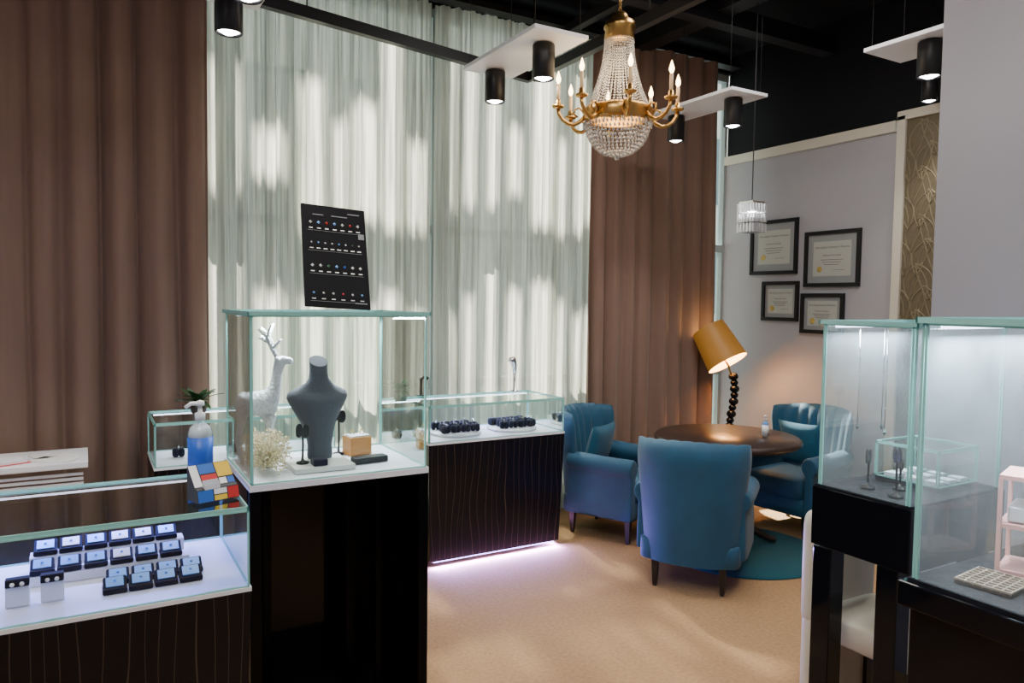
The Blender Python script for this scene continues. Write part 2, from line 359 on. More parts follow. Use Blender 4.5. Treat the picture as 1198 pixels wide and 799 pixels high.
def tall_case(u0,u1,v0,v1,zb,zt,label,style,deckmat='white',en=8,g='glass',col=(.82,.91,1)):
    W,D=u1-u0,v1-v0; r=thing('glass_display_case',label,'display case',(u0,v0,0))
    if style=='posts':
        MB().box((W/2,D-.012,(zb-.02)/2),(W-.01,.016,zb-.02)).obj('back_panel','black',r)
        MB().box((.008,D/2+.02,(zb-.02)/2),(.016,D-.06,zb-.02)).obj('side_panel','black',r)
        MB().box((W-.008,D/2+.02,(zb-.02)/2),(.016,D-.06,zb-.02)).obj('side_panel','black',r)
        MB().box((W/2,D/2,.03),(W-.04,D-.04,.04)).obj('base_shelf','black',r)
        for x,y,w_ in ((.018,.018,.036),(W-.018,.018,.036),(.50,.20,.026),(.43,.33,.034),(.46,.45,.030),(.14,.44,.03)):
            MB().box((x,y,(zb-.02)/2),(w_,w_,zb-.02)).obj('leg','post',r,bevel=.002)
        MB().box((W/2,D/2,zb-.01),(W,D,.02)).obj('deck',deckmat,r)
    elif style=='cabinet':
        MB().box((W/2,D/2,(zb-.06)/2),(W-.01,D-.01,zb-.06)).obj('cabinet_body','black',r,bevel=.003)
        MB().box((W/2,D/2,zb-.03),(W+.03,D+.03,.056)).obj('cabinet_top','black',r,bevel=.004)
        MB().box((W/2,D/2,zb+.001),(W,D,.008)).obj('deck',deckmat,r,label='crushed black velvet deck')
    else:
        MB().box((W/2,D/2,zb-.1),(W+.012,D+.012,.196)).obj('cabinet_body','black',r,bevel=.003)
        MB().box((W/2,D/2,zb+.001),(W,D,.008)).obj('deck',deckmat,r,label='crushed black velvet deck')
        for x in (.035,W-.035):
            for y in (.065,D-.035):
                MB().box((x,y,(zb-.2)/2),(.07,.07,zb-.2)).obj('leg','black',r,bevel=.003)
    glassbox(r,.008,W-.008,.008,D-.008,zb,zt,over=.012,g=g,tt=.013)
    MB().box((W/2,D-.03,zt-.008),(W-.08,.008,.008)).obj('led_strip','led',r)
    lamp('AREA','case_light',(W/2,D-.05,zt-.02),en,col,W-.1,.03,rot=(-.2,0,0),parent=r)
    return r
tall_case(.445,1.063,2.43,2.92,.95,1.495,'tall glass case on glossy black table holding necklace bust','posts',en=12)
tall_case(2.11,2.62,1.28,1.61,.95,1.49,'glass case on black table with velvet deck and chains','table','crushed',en=9,g='hazy',col=(.78,.89,1))
tall_case(1.56,2.08,.30,.946,.95,1.515,'glass case on black cabinet holding pink jewellery stand','cabinet','crushed',en=16,g='hazy',col=(.78,.89,1))

# ------------------------------------------------ armchairs
def armchair():
    r=thing('armchair','x','chair',(0,0,0),0,'blue velvet armchairs')
    m=MB(); ns=72; nt=16
    def P(s,t,side):
        w=.245+.072*t; z=.16+t*(.675-.025*s*s)
        yc=-.25-.10*t+.19*abs(s)**2.6*(.4+.6*min(1,t*1.1))
        e=(1-abs(s)**10)**.5 if abs(s)<1 else 0
        tt=(1-max(0,(t-.86)/.14)**2*.85)
        cr=1-.06*max(0,(t-.8)/.2)**2*abs(s)**2
        if side>0: return (w*s*cr,yc-.05*e*tt,z)
        ch=.020*abs(cos(pi*4.5*s))
        return (w*s*cr,yc+(.035+ch)*e*tt,z+ .004*abs(cos(pi*4.5*s))*(t>.95))
    vs=[];fs=[]
    for j in range(nt+1):
        t=j/nt
        for i in range(ns+1): vs.append(P(-1+2*i/ns,t,1))
        for i in range(1,ns): vs.append(P(1-2*i/ns,t,-1))
    n=2*ns
    for j in range(nt):
        for i in range(n): k=(i+1)%n; fs.append((j*n+i,j*n+k,(j+1)*n+k,(j+1)*n+i))
    q=nt*n
    for i in range(ns): fs.append((q+i,q+i+1,q+(n-i-1)%n,q+(n-i)%n) if i>0 else (q,q+1,q+n-1))
    m.add(vs,fs,0,True); m.obj('backrest','blue',r,label='channel-tufted winged backrest')
    for sg in (-1,1):
        prof=[(-.035,.17),(.035,.17),(.035,.30),(.030,.44)]
        for k in range(15):
            a=-.9+ (pi+1.8)*k/14; prof.append((.060*cos(a),.500+.060*sin(a)))
        prof+=[(-.030,.44),(-.035,.30)]
        m=MB(); ys=[-.20,-.1,.05,.18,.25,.265]; sc=[.9,1,1,1,1,.93]
        N=len(prof); vs=[];fs=[]
        for y,s_ in zip(ys,sc):
            for (x,z) in prof: vs.append((sg*.258+x*s_,y,.35+(z-.35)*(s_*.5+.5)+.02*max(0,-y)/.24))
        for j in range(len(ys)-1):
            for i in range(N): k=(i+1)%N; fs.append((j*N+i,j*N+k,(j+1)*N+k,(j+1)*N+i))
        fs.append(tuple(range(N-1,-1,-1))); fs.append(tuple(range((len(ys)-1)*N,len(ys)*N)))
        m.add(vs,fs,0,False); o=m.obj('armrest','blue',r,bevel=.008)
        for p in o.data.polygons[:-2]: p.use_smooth=True
    MB().superell((0,.0,.215),(.54,.52,.13),.2).obj('seat_frame','blue',r)
    MB().superell((0,.03,.335),(.45,.50,.16),.3).obj('seat','blue',r)
    for x,y in ((-.18,-.21),(.18,-.21),(-.21,.21),(.21,.21)):
        m=MB(); m.lathe([(.013,0),(.017,.02),(.026,.15),(.026,.18)],(0,0,0),4,0,False)
        m.obj('leg','legwood',r,loc=(x,y,0),rot=(0,0,pi/4))
    return r
def facing(dx,dy): return math.atan2(-dx,dy)
c1=armchair(); c1['label']='blue velvet wingback armchair with its back turned, at the round table'
c1.location=(2.97,3.04,0); c1.rotation_euler=(0,0,facing(.80,.60))
c2=copy_thing(c1,(3.09,3.95,0),facing(.42,-.84),'blue velvet armchair with cushion beside the brown drape')
c3=copy_thing(c1,(4.27,3.42,0),facing(-1,-.12),'blue velvet armchair with cushion below the framed certificates')
def cushion(root,label):
    r=MB(); r.pillow(.34,.32,.10); o=r.obj('cushion','bluec',label=label,cat='cushion',group='blue chair cushions')
    o.matrix_world=T(root.location)@R(root.rotation_euler[2],'Z')@T(Vector((0.02,-.10,.575)))@R(math.radians(76),'X')
cushion(c2,'square blue velvet cushion leaning on the armchair back'); cushion(c3,'square blue velvet cushion on the armchair near the wall')

MB().lathe([(.50,0),(.51,.003),(.51,.008),(.49,.011)],n=64).obj('round_rug','rug',loc=(3.56,3.25,0.0),label='round teal pile rug under the table',cat='rug')
r=thing('round_table','dark walnut round pedestal table between armchairs','table',(3.53,3.36,.012))
MB().lathe([(.02,.645),(.40,.65),(.44,.665),(.455,.68),(.455,.69),(.44,.705),(.02,.705)],n=64).obj('tabletop','wood',r)
MB().lathe([(.10,.05),(.11,.08),(.06,.14),(.045,.22),(.07,.34),(.075,.42),(.045,.52),(.05,.60),(.12,.645),(.12,.65)],n=24).obj('pedestal','wood',r)
for k in range(4):
    a=pi/4+k*pi/2+.35
    MB().tube([(.05,0,.11),(.12,0,.12),(.2,0,.085),(.28,0,.04),(.34,0,.022)],[.035,.032,.028,.022,.02],8).obj('foot','wood',r,rot=(0,0,a))

# ------------------------------------------------ pump bottles
def pump_bottle(loc,s,label,two):
    r=thing('sanitizer_bottle',label,'bottle',loc)
    MB().lathe([(.036*s,0),(.040*s,.006*s),(.040*s,.15*s),(.036*s,.17*s),(.016*s,.19*s),(.014*s,.20*s)],n=24).obj('bottle_body','clearpl' ,r)
    MB().lathe([(.034*s,.006*s),(.0375*s,.01*s),(.0375*s,.150*s),(.033*s,.172*s),(.016*s,.186*s)],n=24).obj('liquid','pad' if not two else 'plastic',r)
    MB().lathe([(.0405*s,.008*s),(.0412*s,.008*s),(.0412*s,.142*s),(.0405*s,.142*s)],n=24,caps=False).obj('bottle_label','blue2' if two else 'padw',r)
    m=MB(); m.lathe([(.017*s,.198*s),(.017*s,.222*s),(.008*s,.226*s),(.006*s,.245*s),(.014*s,.247*s),(.014*s,.262*s),(.004*s,.266*s)],n=16)
    m.tube([(0,0,.255*s),(-.03*s,-.01*s,.257*s),(-.048*s,-.015*s,.245*s)],.007*s,8); m.obj('pump','plastic',r)
pump_bottle((.325,2.63,.951),.97,'white pump bottle with blue label on the glass counter',True)
pump_bottle((3.72,3.22,.719),.5,'small clear pump bottle on the round table',False)

r=thing('card_holder','card holder covered in red, yellow, blue and white blocks','card holder',(.325,2.33,.951),.30); r.scale=(.84,.84,.84)
m=MB(); m.add([(-.075,-.04,0),(.075,-.04,0),(.075,.05,0),(-.075,.05,0),(-.075,-.03,.045),(.075,-.03,.045),(.075,.05,.12),(-.075,.05,.12),(-.075,-.01,.05),(.075,-.01,.05)],
 [(3,2,1,0),(0,1,5,4),(1,2,6,9,5),(2,3,7,6),(3,0,4,8,7),(4,5,9,8),(8,9,6,7)]); m.obj('holder_body','ink',r,bevel=.002)
mm=[M_['red'],M_['plastic'],M_['yellow'],M_['cyan'],M_['ink']]
m=MB()
def blk(x0,x1,z0,z1,c,low):
    y=(lambda z:-.04+.01*z/.045-.001) if low else (lambda z:-.01+.06*(z-.05)/.07-.0015)
    m.add([(x0,y(z0),z0),(x1,y(z0),z0),(x1,y(z1),z1),(x0,y(z1),z1)],[(0,1,2,3)],c)
for a in ((-.073,-.02,.003,.042,3,1),(-.016,.03,.003,.02,2,1),(-.016,.03,.024,.042,1,1),(.034,.073,.003,.042,0,1),
          (-.073,-.045,.052,.118,1,0),(-.041,.015,.052,.085,0,0),(-.041,.015,.089,.118,3,0),(.019,.045,.052,.07,1,0),(.019,.073,.074,.118,2,0),(.049,.073,.052,.07,3,0)): blk(*a)
m.obj('coloured_blocks',mm,r)
m=MB()
for i in range(4): m.box((-.02,.006*i,.055+.004*i),(.055,.001,.036),0)
m.obj('card_stack','padw',r,loc=(0,-.03,-.012))

# ------------------------------------------------ ring boxes in near counter
def ring_box(padm,gemm,loc,rot,label,tilt=.5):
    r=thing('ring_box',label,'ring box',loc,rot,'ring boxes in the glass counter')
    MB().box((0,0,.008),(.062,.052,.016)).obj('box_base','navy',r,bevel=.004)
    Mx=T((0,.004,.020))@R(tilt,'X')
    MB().box((0,0,0),(.060,.048,.014),M=Mx).obj('box_cushion','navy',r,bevel=.004)
    MB().box((0,0,.0085),(.045,.034,.004),M=Mx).obj('satin_pad',padm,r,bevel=.001)
    m=MB(); m.octa((0,0,.013),.005,.004); 
    for i in range(len(m.v)): m.v[i]=(Mx@Vector(m.v[i]))[:]
    m.obj('gemstone',gemm,r)
    return r
ZD=.716
MB().box((.055,2.60,ZD+.0275),(.42,.06,.055)).obj('display_riser','white',label='white stepped riser under the ring boxes',cat='display riser',group='white risers')
MB().box((.055,2.505,ZD+.014),(.43,.06,.028)).obj('display_riser','white',label='white stepped riser under the ring boxes',cat='display riser',group='white risers')
rb=ring_box('pad','gem',(-.115,2.60,ZD+.056),0,'navy ring box with pale blue pad and blue gem')
rb2=ring_box('padw','gem',(-.049,2.60,ZD+.056),0,'navy ring box with white pad and blue gem')
for i in range(2,6): copy_thing(rb if i in (2,5) else rb2,(-.115+i*.066,2.60,ZD+.056))
for i in range(6): copy_thing(rb if i!=3 else rb2,(-.120+i*.068,2.503,ZD+.029))
for i in range(4):
    copy_thing(rb,(.07+i*.066,2.405,ZD)); copy_thing(rb,(.06+i*.066,2.335,ZD))
r=thing('earring_stand','white earring stand holding a pair of pearls','earring stand',(-.09,2.35,ZD),0,'pearl earring stands')
MB().box((0,0,.028),(.055,.035,.056),top=(1,.5)).obj('stand_body','padw',r,bevel=.003)
MB().box((0,-.001,.064),(.055,.028,.022)).obj('stand_cap','navy',r,bevel=.003)
for x in (-.011,.011): MB().sphere((x,-.017,.062),.006).obj('pearl_earring','pearl',r)
copy_thing(r,(-.17,2.35,ZD)); copy_thing(r,(-.25,2.35,ZD))

# ------------------------------------------------ tall case contents
ZB=.952
r=thing('marble_tile','white marble tile under the necklace bust','tile',(.715,2.615,ZB)); MB().box((0,0,.009),(.21,.20,.018)).obj('tile_slab','marble',r,bevel=.002)
r=thing('necklace_bust','grey velvet necklace display bust without necklace','display bust',(.735,2.67,ZB+.019),.05); r.scale=(.88,.90,.91)
prof=[(0,.050,.036,0),(.015,.053,.038,0),(.05,.050,.034,0),(.10,.058,.034,0),(.15,.078,.036,.002),(.19,.102,.038,.004),(.225,.122,.038,.006),(.245,.130,.036,.008),(.262,.124,.034,.010),(.274,.104,.033,.011),(.286,.078,.032,.012),(.300,.056,.031,.013),(.318,.043,.030,.014),(.34,.038,.030,.015),(.365,.037,.030,.016),(.388,.038,.031,.017)]
m=MB(); n=36; vs=[];fs=[]
for j,(z,rx,ry,yo) in enumerate(prof):
    for i in range(n):
        a=2*pi*i/n; tilt=(.020*sin(a) if j>=len(prof)-1 else 0)
        vs.append((rx*cos(a),yo+ry*sin(a)*(1.3 if sin(a)<0 and .1<z<.26 else 1)+(.02*abs(cos(a))**3 if z>.12 and z<.29 else 0),z+tilt))
for j in range(len(prof)-1):
    for i in range(n): k=(i+1)%n; fs.append((j*n+i,j*n+k,(j+1)*n+k,(j+1)*n+i))
m.add(vs,fs,0,True); m.add(vs[-n:],[tuple(range(n))],0,False); m.add(vs[:n],[tuple(range(n-1,-1,-1))],0,False); m.obj('bust_torso','bust',r)
r=thing('deer_figurine','silvery white glitter deer figurine with antlers','figurine',(.56,2.82,ZB),-.30); r.scale=(1.0,1.05,1.06)
V=[(-.065,0,.20),(-.03,0,.205),(.02,0,.205),(.045,0,.235),(.055,0,.285),(.06,0,.33),(.08,0,.352),(.115,0,.340),
 (-.07,.020,.13),(-.085,.020,.075),(-.07,.020,.005), (-.07,-.020,.13),(-.085,-.020,.075),(-.07,-.020,.005),
 (.03,.018,.12),(.035,.018,.07),(.03,.018,.005),(.03,-.018,.12),(.035,-.018,.07),(.03,-.018,.005),
 (-.09,0,.22),(.055,.030,.362),(.055,-.030,.362)]
E=[(0,1),(1,2),(2,3),(3,4),(4,5),(5,6),(6,7),(0,8),(8,9),(9,10),(0,11),(11,12),(12,13),(2,14),(14,15),(15,16),(2,17),(17,18),(18,19),(0,20),(5,21),(5,22)]
RR=[.036,.035,.036,.028,.020,.020,.017,.011,.015,.009,.008,.015,.009,.008,.013,.009,.008,.013,.009,.008,.008,.006,.006]
skin_mesh('deer_body',V,E,RR,'deer',r,root=1)
for sg in (-1,1):
    m=MB()
    m.tube([(.06,sg*.012,.35),(.04,sg*.03,.39),(.025,sg*.05,.43),(.04,sg*.055,.475)],[.007,.0065,.006,.004],6)
    m.tube([(.04,sg*.03,.39),(.07,sg*.04,.42)],[.006,.004],6); m.tube([(.025,sg*.05,.43),(-.005,sg*.055,.46)],[.005,.004],6); m.tube([(.033,sg*.04,.41),(-.005,sg*.04,.43)],[.005,.004],6)
    m.obj('antler','deer',r)
m=MB(); rnd=random.Random(4)
for i in range(330):
    a=rnd.uniform(0,2*pi); rr=rnd.uniform(.015,.10); h=rnd.uniform(.02,.125)
    p=(rr*cos(a)*.75,rr*sin(a)*1.7,h); m.tube([(0,0,.004),(p[0]*.5,p[1]*.5,h*.6),p],.0009,3)
    for k in range(3): m.octa((p[0]+rnd.uniform(-.012,.012),p[1]+rnd.uniform(-.012,.012),h+rnd.uniform(-.01,.01)),.0046)
m.obj('dried_flowers','gold',loc=(.538,2.65,ZB),label='bunch of golden dried filler flowers in the glass case',cat='dried flowers',kind='stuff')
r=thing('wooden_ring_stand','honey wood ring block with two rings on top','ring stand',(.905,2.76,ZB),.2)
MB().box((0,0,.035),(.09,.07,.07)).obj('wood_block','oak',r,bevel=.003)
MB().box((0,0,.072),(.08,.06,.006)).obj('top_pad','padw',r)
for x in (-.02,.02):
    m=MB(); m.tube([(x+.009*cos(a*pi/8),0,.083+.009*sin(a*pi/8)) for a in range(17)],.0015,6); m.octa((x,0,.094),.004); m.obj('ring','seal',r)
MB().box((0,0,.011),(.13,.045,.022)).obj('jewelry_block','satin',loc=(.90,2.60,ZB),rot=(0,0,.1),bevel=.002,label='flat matte black jewellery display block',cat='display block')
def leaf_stand(loc,h,label,rot=0):
    r=thing('earring_tree',label,'earring stand',loc,rot,'small black earring stands')
    MB().lathe([(.022,0),(.022,.006),(.006,.010),(.004,.02)],n=16).obj('stand_base','satin',r)
    m=MB(); m.tube([(0,0,.01),(.002,0,h*.5),(0,0,h*.9)],.0035,6)
    m.superell((-.014,0,h*.9),(.030,.006,.05),.8,12,M=None); m.superell((.014,0,h*.86),(.030,.006,.05),.8,12)
    m.obj('stand_stem','satin',r)
leaf_stand((.655,2.60,ZB+.019),.13,'small black earring stand beside the bust',.4); leaf_stand((.838,2.78,ZB),.17,'slender black earring stand behind the jewellery block')
leaf_stand((2.20,1.48,.957),.12,'small black earring stand on crushed velvet',.3); leaf_stand((2.18,1.37,.957),.15,'black earring stand on crushed velvet',1.0); leaf_stand((2.28,1.42,.957),.10,'low black earring stand on crushed velvet',.8)
MB().box((0,0,.012),(.05,.05,.024)).obj('ring_pad','navy',loc=(.70,2.55,ZB+.019),bevel=.004,label='small black square ring pad',cat='ring pad')

# gem board on top
r=thing('gemstone_board','black gemstone reference board with rows of coloured stones','display board',(.79,2.62,1.510))
r.rotation_euler=(math.radians(-20),math.radians(3),0)
BW,BH=.24,.40
MB().box((0,0,BH/2+.008),(BW,.012,BH)).obj('board_panel','matte',r,bevel=.002)
gm=[M_['pearl'],M_['red'],M_['yellow'],M_['cyan'],M_['green'],M_['pad']]
rows=[(.335,7,.013,[0,5,1,5,0,1,0]),(.255,8,.008,[0,5,0,0,5,0,4,0]),(.165,7,.013,[0,0,4,5,3,0,0]),(.06,6,.010,[5,0,0,1,0,5])]
for z,n_,sz,cc in rows:
    m=MB(); m.box((0,-.0065,z),(BW*.84,.002,.034)); m.box((0,-.0065,z-.031),(BW*.84,.001,.001),1); m.obj('gem_strip',['matte','mat'],r)
    m=MB()
    for i in range(n_):
        x=-BW*.37+BW*.74*i/(n_-1); m.octa((x,-.009,z),sz*.5,sz*.5,cc[i])
        m.box((x,-.0072,z-.022),(.014,.001,.003),0)
    m.obj('gem_row',gm,r)
for c,d in (((.075,-.0068,.383),(.045,.001,.004)),((-.06,-.0068,.368),(.04,.001,.003)),((.02,-.0068,.368),(.06,.001,.003)),((.10,-.0068,.295),(.022,.001,.022)),((.085,-.0068,.028),(.045,.001,.004))):
    MB().box(c,d).obj('caption_mark','mat',r)
MB().tube([(0,.006,.30),(0,.10,.052)],.004,6).obj('easel_leg','satin',r)

# ------------------------------------------------ far counter contents
ZF=.736
def ring_cushion(loc,rot,first=False):
    r=thing('ring_cushion','dark navy velvet ring cushion with a silver ring','ring cushion',loc,rot,'velvet ring cushions')
    m=MB(); m.superell((-.014,0,.024),(.030,.05,.048),.7,14); m.superell((.014,0,.024),(.030,.05,.048),.7,14); m.obj('velvet_pad','navy',r)
    m=MB(); m.tube([(0,.012*cos(a*pi/6),.045+.012*sin(a*pi/6)) for a in range(13)],.0018,6); m.octa((0,0,.06),.005); m.obj('ring','chrome',r)
    return r
for x in (1.96,2.36):
    MB().lathe([(.155,0),(.16,.004),(.16,.014),(.15,.018)],n=40).obj('round_tray','white',loc=(x,4.08,ZF),label='round white jewellery tray inside the counter',cat='tray',group='round trays')
rc=None
for cx in (1.96,2.36):
    for i in range(4):
        for k in range(3):
            l=(cx-.10+i*.066+(.02 if k%2 else 0),4.00+k*.075,ZF+.019)
            if rc is None: rc=ring_cushion(l,.2)
            else: copy_thing(rc,l,random.uniform(-.4,.4))
for i in range(3): copy_thing(rc,(.40+i*.13,4.08,ZF),0.1)
r=thing('desk_lamp','small chrome gooseneck lamp standing on the glass counter','lamp',(2.47,4.24,.951))
MB().lathe([(.03,0),(.03,.008),(.012,.012),(.011,.13)],n=16).obj('lamp_stem','chrome',r)
MB().tube([(0,0,.12),(0,0,.16),(-.01,-.01,.19),(-.035,-.03,.215),(-.06,-.04,.215)],[.012,.016,.020,.026,.014],10).obj('lamp_head','chrome',r)
r=thing('desk_lamp','small dark gooseneck lamp on the glass counter','lamp',(1.80,4.24,.951))
MB().lathe([(.03,0),(.03,.008),(.010,.012),(.008,.08)],n=16).obj('lamp_stem','satin',r)
MB().tube([(0,0,.07),(0,0,.11),(.02,-.01,.125),(.04,-.02,.11)],[.008,.01,.012,.01],10).obj('lamp_head','satin',r)

# ------------------------------------------------ pendant / chandelier
r=thing('chandelier','antique brass crystal chandelier with eight candle lights','chandelier',(2.285,2.945,.116)); r.scale=(.925,.925,.925)
m=MB()
for i in range(25):
    z=3.765-i*.028; A=Matrix.Rotation(pi/2*(i%2),4,'Z')
    m.tube([(A@Vector((.008*cos(a*pi/4),0,.018*sin(a*pi/4))))+Vector((0,0,z)) for a in range(9)],.0022,5)
m.obj('chain','brass',r)
MB().lathe([(.005,3.085),(.03,3.08),(.045,3.06),(.05,3.04),(.078,3.03),(.084,3.00),(.075,2.985),(.080,2.94),(.070,2.93)],n=32).obj('crown','brass',r)
MB().lathe([(.165,2.505),(.175,2.505),(.183,2.52),(.178,2.545),(.187,2.57),(.17,2.585),(.162,2.57),(.162,2.52)],n=48,caps=False).obj('ring_band','brass',r)
m=MB(); ns=40
for k in range(ns):
    a=2*pi*k/ns
    for i in range(26):
        t=i/25; rad=.075+.097*t**1.9; z=2.935-.365*t
        m.octa((rad*cos(a),rad*sin(a),z),.0070)
m.obj('upper_bead_strands','crystal',r,kind='stuff')
m=MB()
for j in range(12):
    ph=j/11*pi/2*.97; rad=.170*cos(ph)**.9; z=2.510-.175*sin(ph); nn=max(4,int(2*pi*rad/.022))
    for k in range(nn):
        a=2*pi*(k+.5*(j%2))/nn; m.octa((rad*cos(a),rad*sin(a),z),.0095,.012)
m.sphere((0,0,2.325),.016)
for k in range(24):
    a=2*pi*k/24; m.octa((.18*cos(a),.18*sin(a),2.490),.008,.022)
m.obj('crystal_basket','crystal',r,kind='stuff')
for k in range(8):
    a=2*pi*k/8-.48
    arm=MB().tube([(.17,0,2.54),(.205,0,2.505),(.235,0,2.49),(.265,0,2.495),(.295,0,2.515),(.315,0,2.545),(.32,0,2.575)],[.012,.011,.011,.011,.010,.010,.010],8)
    arm.tube([(.18,0,2.55),(.205,0,2.58),(.23,0,2.57),(.235,0,2.545),(.215,0,2.53)],.006,6)
    ao=arm.obj('arm','brass',r,rot=(0,0,a))
    MB().lathe([(.006,0),(.03,.008),(.034,.018),(.015,.02),(.014,.045),(.010,.05)],(.32,0,2.57),16).obj('drip_pan','brass',ao)
    MB().lathe([(.0095,0),(.0095,.085),(.005,.088)],(.32,0,2.615),12).obj('candle','candle',ao)
    MB().lathe([(.005,0),(.012,.015),(.013,.028),(.007,.048),(.001,.066)],(.32,0,2.702),12).obj('bulb','bulb',ao)
lamp('POINT','chandelier_light',(0,0,2.72),20,(1,.72,.42),.25,parent=r)
r=thing('pendant_lamp','small square crystal pendant lamp on a thin cord','pendant lamp',(3.65,3.32,0))
MB().tube([(0,0,2.2),(0,0,3.62)],.0035,6).obj('cord','ink',r)
MB().box((0,0,2.19),(.11,.11,.012)).box((0,0,2.09),(.10,.10,.004)).obj('frame_plate','chrome',r)
m=MB()
for lv in range(3):
    for s_ in range(4):
        for i in range(5):
            p=Matrix.Rotation(s_*pi/2,4,'Z')@Vector((-.05+i*.025,-.060,2.155-lv*.062)); m.box(p,(.018,.018,.054),top=(.8,.8))
m.obj('crystal_drops','crystal',r)
MB().sphere((0,0,2.12),.022).obj('bulb','lens',r); lamp('POINT','pendant_light',(0,0,2.12),3,(1,.95,.88),.03,parent=r)

# ------------------------------------------------ spotlights and boards
ZS=2.795
def board(u0,u1,v0,v1,z=ZS,lab='white board suspended on thin cables carrying spotlights'):
    r=thing('ceiling_light_fixture',lab,'ceiling light',((u0+u1)/2,(v0+v1)/2,z),0,'white suspended light boards')
    MB().box((0,0,.01),(u1-u0,v1-v0,.02)).obj('fixture_board','white',r,bevel=.002)
    for x in (-1,1):
        for y in (-1,1):
            MB().tube([(x*(u1-u0)*.42,y*(v1-v0)*.45,.02),(x*(u1-u0)*.42,y*(v1-v0)*.45,ZC-z)],.0015,5).obj('cable','satin',r)
def spot(x,y,z=ZS,en=50,col=(1,.94,.86),lab='black cylindrical ceiling spotlight, switched on',sc=1):
    r=thing('spotlight',lab,'spotlight',(x,y,z),0,'black cylinder spotlights'); r.scale=(sc,sc,sc)
    MB().lathe([(.02,-.004),(.052,-.004),(.055,-.01),(.055,-.165),(.050,-.17),(.046,-.16),(.044,-.135)],n=28,caps=True).obj('lamp_housing','satin',r)
    MB().lathe([(.001,-.150),(.040,-.150),(.042,-.160),(.02,-.172),(.001,-.175)],n=24).obj('lamp_lens','lens',r)
    if en: lamp('SPOT','spot_light',(0,0,-.18),en,col,.04,parent=r,angle=1.5,blend=.8)
board(1.79,2.09,2.93,3.67); spot(1.94,3.58); spot(1.94,3.09)
board(3.27,3.57,3.15,3.90); spot(3.42,3.78); spot(3.42,3.28,en=40)
board(3.34,3.64,1.80,2.36); spot(3.45,2.09)
spot(4.5,2.72,2.95,en=26,sc=.85)
MB().tube([(4.5,2.72,2.945),(4.5,2.72,3.62)],.006,6).obj('spotlight_rod','satin',label='black rod holding a ceiling spotlight',cat='rod')
board(.37,.67,2.7,3.4); spot(.525,3.25); spot(.525,2.85)
board(.9,1.2,1.0,1.7); spot(1.05,1.2,en=60)  # this board and the two below are added out of view as fill
board(-.9,-.6,1.0,1.7); spot(-.75,1.5,en=60)
board(-.9,-.6,2.7,3.4); spot(-.75,3.3,en=80); spot(-.75,2.9,en=60)  # added spots that brighten the left drape from the front

# ------------------------------------------------ certificates
def certificate(v,z,w,h,label,t):
    r=thing('framed_certificate',label,'framed certificate',(UR-.001,v,z),0,'framed certificates')
    r.rotation_euler=(0,0,-pi/2)
    m=MB(); b=.028
    m.box((0,-.012,h/2-b/2),(w,.024,b)); m.box((0,-.012,-h/2+b/2),(w,.024,b)); m.box((-w/2+b/2,-.012,0),(b,.024,h-2*b)); m.box((w/2-b/2,-.012,0),(b,.024,h-2*b))
    m.obj('frame','satin',r,bevel=.002)
    MB().box((0,-.006,0),(w-2*b,.004,h-2*b)).obj('mat_board','mat',r)
    pw,ph=w*.68,h*.62
    MB().box((0,-.009,0),(pw,.002,ph)).obj('paper','paper',r)
    A=T((0,-.0105,ph*.33))@R(pi/2,'X'); text(r,t,pw*.068,A,'ink')
    A=T((0,-.0105,ph*.10))@R(pi/2,'X'); text(r,'Graduate Gemologist',pw*.055,A,'ink')
    m=MB()
    for k in range(3): m.box((0,-.0105,-.03*ph-k*ph*.07),(pw*(.6-.1*k),.0006,.003))
    m.box((pw*.2,-.0105,-ph*.33),(pw*.3,.0006,.002)); m.obj('printed_lines','ink',r)
    MB().lathe([(.022,0),(.022,.001),(.017,.002)],n=20,M=T((-pw*.32,-.010,-ph*.3))@R(pi/2,'X')).obj('gold_seal','seal',r)
G='Gemological Institute of America'
certificate(4.063,2.005,.46,.43,'black framed certificate with grey mat, highest on the wall',G)
certificate(3.533,1.893,.465,.41,'large black framed certificate with grey mat',G)
certificate(3.985,1.58,.35,.31,'small black framed certificate with grey mat',G)
certificate(3.60,1.49,.37,.30,'small black framed certificate, lowest on the wall',G)

r=thing('wall_art','bronze wall art with gold leaf relief in cream frame','wall art',(UR-.001,2.62,0)); r.rotation_euler=(0,0,-pi/2)
W=.86; zt=2.84
MB().box((0,-.01,zt/2+.06),(W-.1,.02,zt-.14)).obj('backing_board','panelgold',r)
m=MB(); m.box((0,-.02,zt-.03),(W,.04,.06)); m.box((-W/2+.03,-.02,zt/2),(.06,.04,zt-.06)); m.box((W/2-.03,-.02,zt/2),(.06,.04,zt-.06)); m.obj('frame','trim',r,bevel=.003)
m=MB(); rnd=random.Random(2)
for row in range(12):
    for col in range(8):
        x=-.35+col*.10+(.05 if row%2 else 0); z=.95+row*.155
        if abs(x)>.37: continue
        sg=1 if (col+row)%2 else -1; ang=sg*rnd.uniform(.2,.4); Lh=.13; bend=sg*.03
        pts=[]
        for k in range(13):
            t=k/12; pts.append((.044*sin(pi*t)**.8,-Lh+2*Lh*t))
        full=pts+[(-a,b) for a,b in reversed(pts[1:-1])]
        A=T((x,-.0205,z))@R(ang,'Y')@R(pi/2,'X')
        P3=[A@Vector((a+bend*(b/Lh)**2,b,0)) for a,b in full]; P3.append(P3[0]); m.tube(P3,.0044,4)
        m.tube([A@Vector((bend*q*q,Lh*q,0)) for q in (-1,-.5,0,.5,1)],.0032,4)
m.obj('leaf_relief','leafgold',r)

